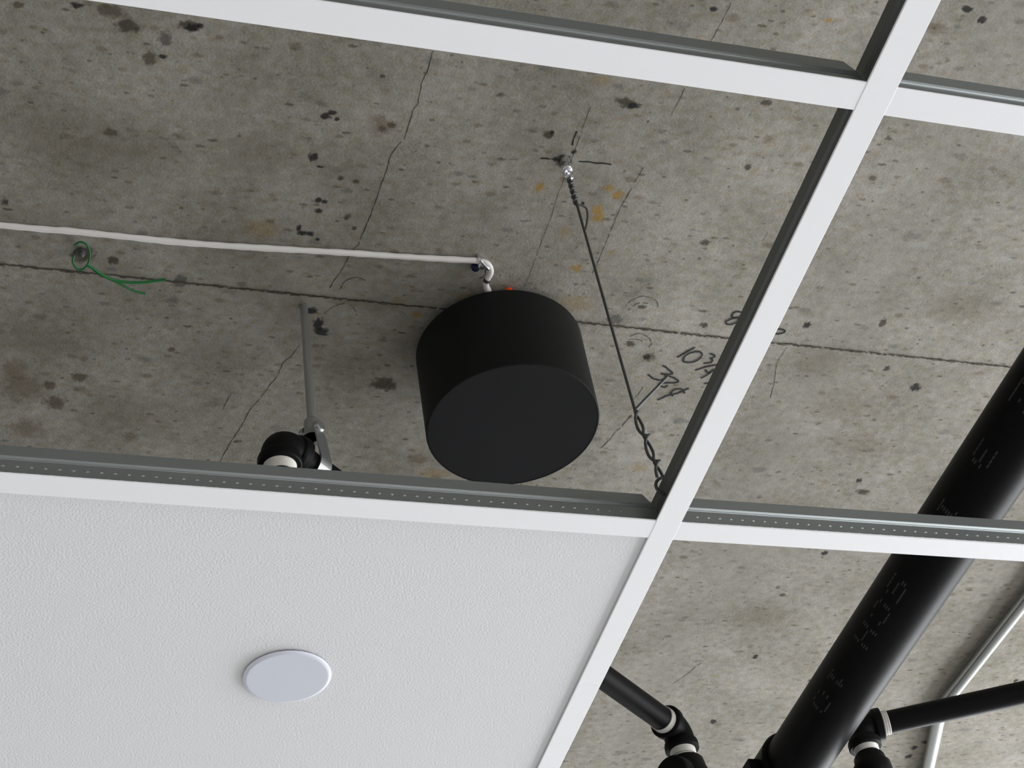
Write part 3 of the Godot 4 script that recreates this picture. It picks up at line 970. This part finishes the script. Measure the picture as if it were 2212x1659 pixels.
func cable() -> void:
	var white := paint(Color(0.94, 0.925, 0.91), 0.6)
	var o := thing("white_cable", "white flat cable run along the concrete to the black canister", "cable")
	var p := []
	for q in [[-1.2, 1.262], [-0.6, 1.256], [-0.0644, 1.2477], [0.0, 1.2454], [0.0727, 1.2448], [0.1255, 1.2445], [0.1831, 1.2421], [0.2258, 1.2395], [0.3232, 1.2330], [0.4121, 1.2280], [0.470, 1.2238], [0.4870, 1.2226]]:
		p.append(at(q[0], SLAB - 0.0042, q[1]))
	for q in [[0.4975, 1.2232, 0.0055], [0.5035, 1.2285, 0.0075], [0.5055, 1.2365, 0.0085], [0.5035, 1.2470, 0.0095], [0.5050, 1.2570, 0.0085], [0.5105, 1.2660, 0.0070], [0.5155, 1.2770, 0.0065]]:
		p.append(at(q[0], SLAB - q[2], q[1]))
	var path := curve(p, 0.004)
	var rr := []
	for i in path.size():
		rr.append(0.0037 * (1.0 + 0.06 * sin(i * 0.9) + 0.05 * sin(i * 0.23 + 1.0)))
	var s := Shape.new()
	s.tube(path, 0.0037, 10, 1.0, rr)
	put("sheath", s, white, o)
	s = Shape.new()
	s.tube([at(0.5038, SLAB - 0.0092, 1.2458), at(0.5034, SLAB - 0.0095, 1.2475), at(0.5034, SLAB - 0.0095, 1.2492)], 0.0043, 12)
	put("tape_wrap", s, paint(Color(0.22, 0.22, 0.24), 0.7), o)
	base(o, at(0.4870, SLAB, 1.2226))
	o = thing("cable_clip", "small silver clip screwed to the concrete at the end of the white cable", "clip")
	s = Shape.new()
	s.lathe(at(0.4925, SLAB, 1.2262), Vector3.DOWN, [Vector2(0.0068, 0), Vector2(0.0068, 0.0035), Vector2(0.005, 0.0085), Vector2(0.0045, 0.0105), Vector2(0.002, 0.0115), Vector2(0, 0.0115)], 20, true)
	put("screw_head", s, bright(), o)
	s = Shape.new()
	s.tube(curve([at(0.486, SLAB, 1.217), at(0.489, SLAB - 0.008, 1.219), at(0.494, SLAB - 0.0100, 1.2225), at(0.500, SLAB - 0.0110, 1.2275), at(0.5015, SLAB - 0.006, 1.231)], 0.002), 0.0024, 10)
	put("strap", s, bright(), o)
	s = Shape.new()
	s.lathe(at(0.4868, SLAB, 1.2345), Vector3.DOWN, [Vector2(0.0052, 0), Vector2(0.0050, 0.005), Vector2(0.0040, 0.0065), Vector2(0, 0.0065)], 18, true)
	put("wall_plug", s, paint(Color(0.06, 0.10, 0.22), 0.6), o)
	s = Shape.new()
	s.tube(curve([at(0.4975, SLAB - 0.009, 1.2305), at(0.4990, SLAB - 0.010, 1.2370), at(0.4975, SLAB - 0.009, 1.2430), at(0.4945, SLAB - 0.007, 1.2475)], 0.002), 0.0006, 6)
	put("loose_strand", s, paint(Color(0.16, 0.16, 0.17), 0.6), o)
	base(o, at(0.4925, SLAB, 1.2262))


func bright() -> StandardMaterial3D:
	return paint(Color(0.86, 0.87, 0.88), 0.25, 0.95)


func wires() -> void:
	var iron := paint(Color(0.30, 0.305, 0.305), 0.5, 0.5)
	# the anchor in the slab and the hanger wire down to the runner
	var top := at(0.5515, SLAB, 1.0622)
	var o := thing("wire_anchor", "shiny steel eye anchor in the slab holding the hanger wire", "anchor")
	var s := Shape.new()
	s.lathe(top, Vector3.DOWN, [Vector2(0.0058, 0), Vector2(0.0058, 0.004), Vector2(0.0050, 0.006), Vector2(0.0050, 0.010), Vector2(0.0062, 0.0115), Vector2(0.0064, 0.018), Vector2(0.005, 0.0215), Vector2(0.0, 0.022)], 24, true)
	put("body", s, bright(), o)
	s = Shape.new()
	var ring := []
	for i in 19:
		var t := TAU * i / 18
		ring.append(top + Vector3(cos(t) * 0.0052, -0.0275 + sin(t) * 0.0070, 0))
	s.tube(ring, 0.0017, 10)
	put("eye", s, bright(), o)
	base(o, top)
	o = thing("hanger_wire", "straight steel hanger wire twisted at both ends, slab anchor to main runner", "wire")
	var hook := at(MAIN_X - 0.002, GRID + 0.044, 1.022)
	var eye := top + Vector3.DOWN * 0.034
	var start := eye + (hook - eye).normalized() * 0.002
	s = Shape.new()
	var knot := at(0.5478, EYE + 1.0680, 1.0425)
	s.tube([start, eye.lerp(knot, 0.3), eye.lerp(knot, 0.7), knot], 0.0015, 12)
	put("straight_length", s, iron, o)
	# short wraps under the anchor, ending in a loose tail
	s = Shape.new()
	var axis := (knot - eye).normalized()
	var e := axis.cross(Vector3.RIGHT).normalized()
	var g := axis.cross(e)
	var coil := []
	for i in 61:
		var t := i / 60.0
		coil.append(eye + axis * (0.002 + 0.046 * t) + (e * cos(t * TAU * 4.5) + g * sin(t * TAU * 4.5)) * 0.0026)
	s.tube(coil, 0.00135, 10)
	put("upper_twist", s, iron, o)
	s = Shape.new()
	var q: Vector3 = coil[-1]
	s.tube(curve([q, q + Vector3(0.008, 0.001, -0.001), q + Vector3(0.0140, -0.001, -0.0040), q + Vector3(0.0150, -0.010, -0.0095), q + Vector3(0.0125, -0.022, -0.0165)], 0.0015), 0.0013, 8)
	put("loose_tail", s, iron, o)
	# two strands wound round each other down to the runner
	var step := (hook - knot)
	for k in 2:
		s = Shape.new()
		coil = []
		var a2 := step.normalized()
		var e2 := a2.cross(Vector3.BACK).normalized()
		var g2 := a2.cross(e2)
		for i in 91:
			var t := i / 90.0
			var w := t * TAU * 2.6 + k * PI + 0.5 * sin(t * TAU * 2.6)
			var wide := (0.0012 if k == 0 else 0.0040) * minf(t * 12.0, 1.0)
			coil.append(knot + step * t + (e2 * cos(w) + g2 * sin(w)) * wide)
		s.tube(coil, 0.0015, 10)
		put("lower_twist", s, iron, o)
	s = Shape.new()
	var loop := []
	for i in 25:
		var t := TAU * i / 24
		loop.append(at(MAIN_X + sin(t) * 0.0085, GRID + 0.0345 + cos(t) * 0.0085, 1.022 + 0.004 * sin(t * 0.5)))
	s.tube(loop, 0.0015, 10)
	put("runner_loop", s, iron, o)
	s = Shape.new()
	s.tube(curve([knot, knot + Vector3(0.010, 0.010, 0.0045), knot + Vector3(0.024, 0.0235, 0.0105), knot + Vector3(0.0365, 0.036, 0.0150)], 0.003), 0.0015, 8)
	put("twist_tail", s, iron, o)
	base(o, eye)
	# green wire tied to a bolt at the left
	var bolt := at(0.0262, SLAB, 1.2788)
	o = thing("anchor_bolt", "small steel bolt in the slab with the green wire looped on it", "bolt")
	s = Shape.new()
	s.lathe(bolt, Vector3.DOWN, [Vector2(0.0060, 0), Vector2(0.0060, 0.0012), Vector2(0.0040, 0.0014), Vector2(0.0040, 0.0050), Vector2(0.0024, 0.0056), Vector2(0.0024, 0.0085), Vector2(0, 0.0088)], 18)
	put("bolt", s, paint(Color(0.5, 0.5, 0.5), 0.4, 0.8), o)
	base(o, bolt)
	o = thing("green_wire", "short green insulated wire tied at the bolt, two loose ends", "wire")
	var green := paint(Color(0.10, 0.42, 0.20), 0.5)
	s = Shape.new()
	var p := []
	for w in [[0.0190, 1.2740, 0.012], [0.0178, 1.2800, 0.0165], [0.0235, 1.2880, 0.019], [0.0300, 1.2875, 0.019], [0.0352, 1.2795, 0.0165], [0.0356, 1.2680, 0.011], [0.0306, 1.2600, 0.0065], [0.0230, 1.2595, 0.005], [0.0185, 1.2650, 0.005]]:
		p.append(at(w[0], SLAB - w[2], w[1]))
	s.tube(curve(p), 0.0013, 8)
	put("loop", s, green, o)
	s = Shape.new()
	p = []
	for w in [[0.0335, 1.2810, 0.0175], [0.0400, 1.2845, 0.0185], [0.0487, 1.2903, 0.020], [0.0624, 1.2968, 0.021], [0.0783, 1.2989, 0.021], [0.0992, 1.2974, 0.020], [0.1235, 1.2912, 0.018]]:
		p.append(at(w[0], SLAB - w[2], w[1]))
	s.tube(curve(p), 0.0018, 8)
	put("loose_end", s, green, o)
	s = Shape.new()
	p = []
	for w in [[0.0345, 1.2795, 0.017], [0.0400, 1.2862, 0.017], [0.0480, 1.2925, 0.019], [0.0624, 1.2978, 0.020], [0.0746, 1.3045, 0.020], [0.0902, 1.3133, 0.019], [0.1033, 1.3166, 0.018]]:
		p.append(at(w[0], SLAB - w[2], w[1]))
	s.tube(curve(p), 0.0014, 8)
	put("loose_end", s, green, o)
	base(o, bolt + Vector3.DOWN * 0.006)


const PIPE_H := EYE + 1.22


func hanger_and_armover() -> void:
	var iron := paint(Color(0.058, 0.058, 0.062), 0.5, 0.0, 0.22)
	var white := paint(Color(0.86, 0.85, 0.82), 0.7)
	var galv := paint(Color(0.68, 0.69, 0.685), 0.32, 0.8)
	var a := at(0.2470, PIPE_H, 1.2885)
	var b := at(0.8873, PIPE_H, 1.8048)
	var dir := (b - a).normalized()
	var side := dir.cross(Vector3.UP).normalized()
	var r := 0.0167
	# threaded rod and swivel ring
	var o := thing("pipe_hanger", "threaded rod and galvanized swivel ring hanging a black sprinkler pipe", "pipe hanger")
	var c := at(0.2930, PIPE_H, 1.3262)
	var s := Shape.new()
	s.lathe(Vector3(c.x, PIPE_H + 0.052, c.z), Vector3.UP, [Vector2(0, 0), Vector2(0.0049, 0), Vector2(0.0049, SLAB - PIPE_H - 0.052), Vector2(0, SLAB - PIPE_H - 0.052)], 24)
	put("rod", s, galv, o)
	s = Shape.new()
	s.lathe(c + Vector3.UP * 0.047, Vector3.UP, [Vector2(0, 0), Vector2(0.012, 0), Vector2(0.0125, 0.002), Vector2(0.0095, 0.012), Vector2(0.0090, 0.026), Vector2(0.0075, 0.029), Vector2(0, 0.029)], 20)
	s.lathe(c + Vector3.UP * 0.060 + side * 0.008, side, [Vector2(0, 0), Vector2(0.0075, 0), Vector2(0.0075, 0.004), Vector2(0.006, 0.006), Vector2(0, 0.006)], 14)
	s.lathe(c + Vector3.UP * 0.060 - side * 0.008, -side, [Vector2(0, 0), Vector2(0.0085, 0), Vector2(0.0085, 0.005), Vector2(0.007, 0.007), Vector2(0, 0.007)], 14)
	put("nut", s, galv, o)
	# the strap: a teardrop loop of flat steel round the pipe, wide along the pipe
	s = Shape.new()
	var loop := []
	for i in 25:
		var t := PI * 1.12 * (i / 24.0 - 0.5) - PI / 2
		loop.append(Vector2(cos(t), sin(t)) * 0.0188)
	loop.append(Vector2(-0.0145, 0.036) * -1.0 * Vector2(1, -1))
	loop.append(Vector2(0.0125, 0.047))
	loop.append(Vector2(-0.0125, 0.047))
	loop.append(Vector2(-0.0145, 0.036))
	for i in loop.size():
		var p: Vector2 = loop[i]
		var q: Vector2 = loop[(i + 1) % loop.size()]
		var m := Vector2(q.y - p.y, p.x - q.x).normalized()
		if m.dot((p + q) / 2 - Vector2(0, 0.012)) < 0:
			m = -m
		var half := dir * 0.0088
		var P0 := c - dir * 0.004 + side * p.x + Vector3.UP * p.y
		var Q0 := c - dir * 0.004 + side * q.x + Vector3.UP * q.y
		var M := side * m.x + Vector3.UP * m.y
		var P1 := P0 + (side * p.x + Vector3.UP * (p.y - 0.012)).normalized() * 0.0024
		var Q1 := Q0 + (side * q.x + Vector3.UP * (q.y - 0.012)).normalized() * 0.0024
		s.quad(P1 - half, Q1 - half, Q1 + half, P1 + half, M)
		s.quad(P0 - half, Q0 - half, Q0 + half, P0 + half, -M)
		s.quad(P0 - half, Q0 - half, Q1 - half, P1 - half, -dir)
		s.quad(P0 + half, Q0 + half, Q1 + half, P1 + half, dir)
	put("ring", s, galv, o)
	base(o, at(c.x, SLAB, -c.z))
	# the black pipe with an elbow at each end
	o = thing("sprinkler_pipe", "black sprinkler pipe passing above the textured panel, elbow at each end", "pipe")
	s = Shape.new()
	s.rod(a + dir * 0.020, b - dir * 0.020, r)
	put("pipe", s, iron, o)
	put("elbow", elbow(a, dir, Vector3.DOWN, r), iron, o)
	put("elbow", elbow(b, -dir, Vector3.DOWN, r), iron, o)
	put("thread_tape", tape(b - dir * 0.0440, dir, r * 1.05, 0.0140), white, o)
	put("thread_tape", tape(a + Vector3.DOWN * 0.0465, Vector3.UP, r * 1.04, 0.0160), white, o)
	put("thread_tape", tape(b + Vector3.DOWN * 0.0500, Vector3.UP, r * 1.02, 0.0050), white, o)
	put("thread_tape", tape(b + Vector3.DOWN * 0.0435, Vector3.UP, r * 1.03, 0.0120), white, o)
	s = Shape.new()
	s.rod(a + Vector3.DOWN * 0.022, Vector3(a.x, GRID + 0.062, a.z), r * 0.94)
	put("drop", s, iron, o)
	s = Shape.new()
	s.rod(b + Vector3.DOWN * 0.022, b + Vector3.DOWN * 0.060, r * 0.97)
	put("nipple", s, iron, o)
	# reducing tee under the right elbow, its run turned towards the main
	s = Shape.new()
	s.lathe(b + Vector3.DOWN * 0.0495, Vector3.DOWN, [Vector2(r * 1.0, -0.0008), Vector2(r * 1.35, 0), Vector2(r * 1.5, 0.003), Vector2(r * 1.62, 0.016), Vector2(r * 1.80, 0.026), Vector2(r * 1.85, 0.06), Vector2(0, 0.06)], 32, true)
	var run := at(0.17, 0, 0.093).normalized()
	s.lathe(b + Vector3.DOWN * 0.086 - run * 0.042, run, [Vector2(0, 0), Vector2(0.027, 0), Vector2(0.029, 0.003), Vector2(0.029, 0.018), Vector2(0.025, 0.022), Vector2(0.025, 0.062), Vector2(0.029, 0.066), Vector2(0.029, 0.081), Vector2(0.027, 0.084), Vector2(0, 0.084)], 32)
	put("tee", s, iron, o)
	s = Shape.new()
	s.rod(b + Vector3.DOWN * 0.086 + run * 0.04, b + Vector3.DOWN * 0.086 + run * 0.160, 0.0211)
	put("branch", s, iron, o)
	base(o, c + Vector3.UP * r)


func main_pipe() -> void:
	var iron := paint(Color(0.055, 0.054, 0.06), 0.42, 0.0, 0.18)
	var o := thing("main_pipe", "thick black steel main pipe with faint printed lettering at right", "pipe")
	var c := at(1.096, PIPE_H, 0)
	var r := 0.04445
	var s := Shape.new()
	s.lathe(at(c.x, PIPE_H, ROOM_NEAR), Vector3.FORWARD, [Vector2(0, 0), Vector2(r, 0), Vector2(r, ROOM_FAR - ROOM_NEAR), Vector2(0, ROOM_FAR - ROOM_NEAR)], 96)
	put("pipe", s, iron, o)
	put("printed_lettering", pipe_print(c, r, 0.83, "TYPE E 3 IN SCH 10"), paint(Color(0.19, 0.19, 0.20), 0.7), o).set_meta("kind", "stuff")
	s = Shape.new()
	s.lathe(at(c.x, PIPE_H, 1.872), Vector3.FORWARD, [Vector2(r, 0), Vector2(r + 0.004, 0.0005), Vector2(r + 0.007, 0.004), Vector2(r + 0.007, 0.076), Vector2(r + 0.004, 0.08), Vector2(r, 0.0805)], 64)
	s.box(at(c.x - r - 0.022, PIPE_H - 0.012, 1.93), at(c.x - r + 0.004, PIPE_H + 0.012, 1.89))
	put("outlet_strap", s, iron, o)
	base(o, at(c.x, PIPE_H, 1.5))


func right_armover() -> void:
	var iron := paint(Color(0.058, 0.058, 0.062), 0.5, 0.0, 0.22)
	var white := paint(Color(0.86, 0.85, 0.82), 0.7)
	var o := thing("sprinkler_pipe", "thinner black pipe leaving the main pipe's right side, crossing the galvanized conduit", "pipe")
	var a := at(1.1945, PIPE_H + 0.035, 1.8385)
	var dir := at(0.1792, 0, -0.0854).normalized()
	var r := 0.0170
	var s := Shape.new()
	s.rod(a + dir * 0.02, a + dir * 1.3, r)
	put("pipe", s, iron, o)
	put("elbow", elbow(a, dir, Vector3.DOWN, r), iron, o)
	put("thread_tape", tape(a + dir * 0.0295, dir, r * 1.04, 0.0130), white, o)
	put("thread_tape", tape(a + Vector3.DOWN * 0.0430, Vector3.UP, r * 1.03, 0.0140), white, o)
	s = Shape.new()
	s.rod(a + Vector3.DOWN * 0.022, a + Vector3.DOWN * 0.058, r * 0.98)
	put("nipple", s, iron, o)
	s = Shape.new()
	s.lathe(a + Vector3.DOWN * 0.0475, Vector3.DOWN, [Vector2(r, -0.0006), Vector2(r * 1.25, 0), Vector2(r * 1.34, 0.003), Vector2(r * 1.40, 0.012), Vector2(r * 1.62, 0.016), Vector2(r * 1.66, 0.036), Vector2(r * 1.5, 0.042), Vector2(0, 0.043)], 32, true)
	put("coupling", s, iron, o)
	s = Shape.new()
	s.rod(a + Vector3.DOWN * 0.085, Vector3(a.x, GRID + 0.06, a.z), r * 0.9)
	put("drop", s, iron, o)
	s = Shape.new()
	s.lathe(Vector3(a.x, GRID + 0.062, a.z), Vector3.DOWN, [Vector2(0.012, 0), Vector2(0.012, 0.02), Vector2(0.007, 0.024), Vector2(0.007, 0.05), Vector2(0.016, 0.052), Vector2(0.016, 0.054), Vector2(0, 0.054)], 24)
	put("sprinkler_head", s, bright(), o)
	base(o, a)


func conduit() -> void:
	var galv := paint(Color(0.66, 0.67, 0.665), 0.26, 0.9)
	var p := []
	var h := SLAB - 0.0130
	var line := [Vector2(1.609, -1.0), Vector2(1.5304, 2.060)]
	for i in 9:
		var t := i / 8.0
		line.append(Vector2(1.5302, 2.066).lerp(Vector2(1.5297, 2.0885), t).lerp(Vector2(1.5297, 2.0885).lerp(Vector2(1.5375, 2.1115), t), t))
	line.append_array([Vector2(1.5955, 2.2821), Vector2(1.9, 3.178)])
	for q: Vector2 in line:
		p.append(at(q.x, h, q.y))
	var s := Shape.new()
	s.tube(p, 0.0117, 28)
	tag(put("conduit", s, galv), "slim bright galvanized conduit with a slight bend, fixed along the slab at right", "conduit")
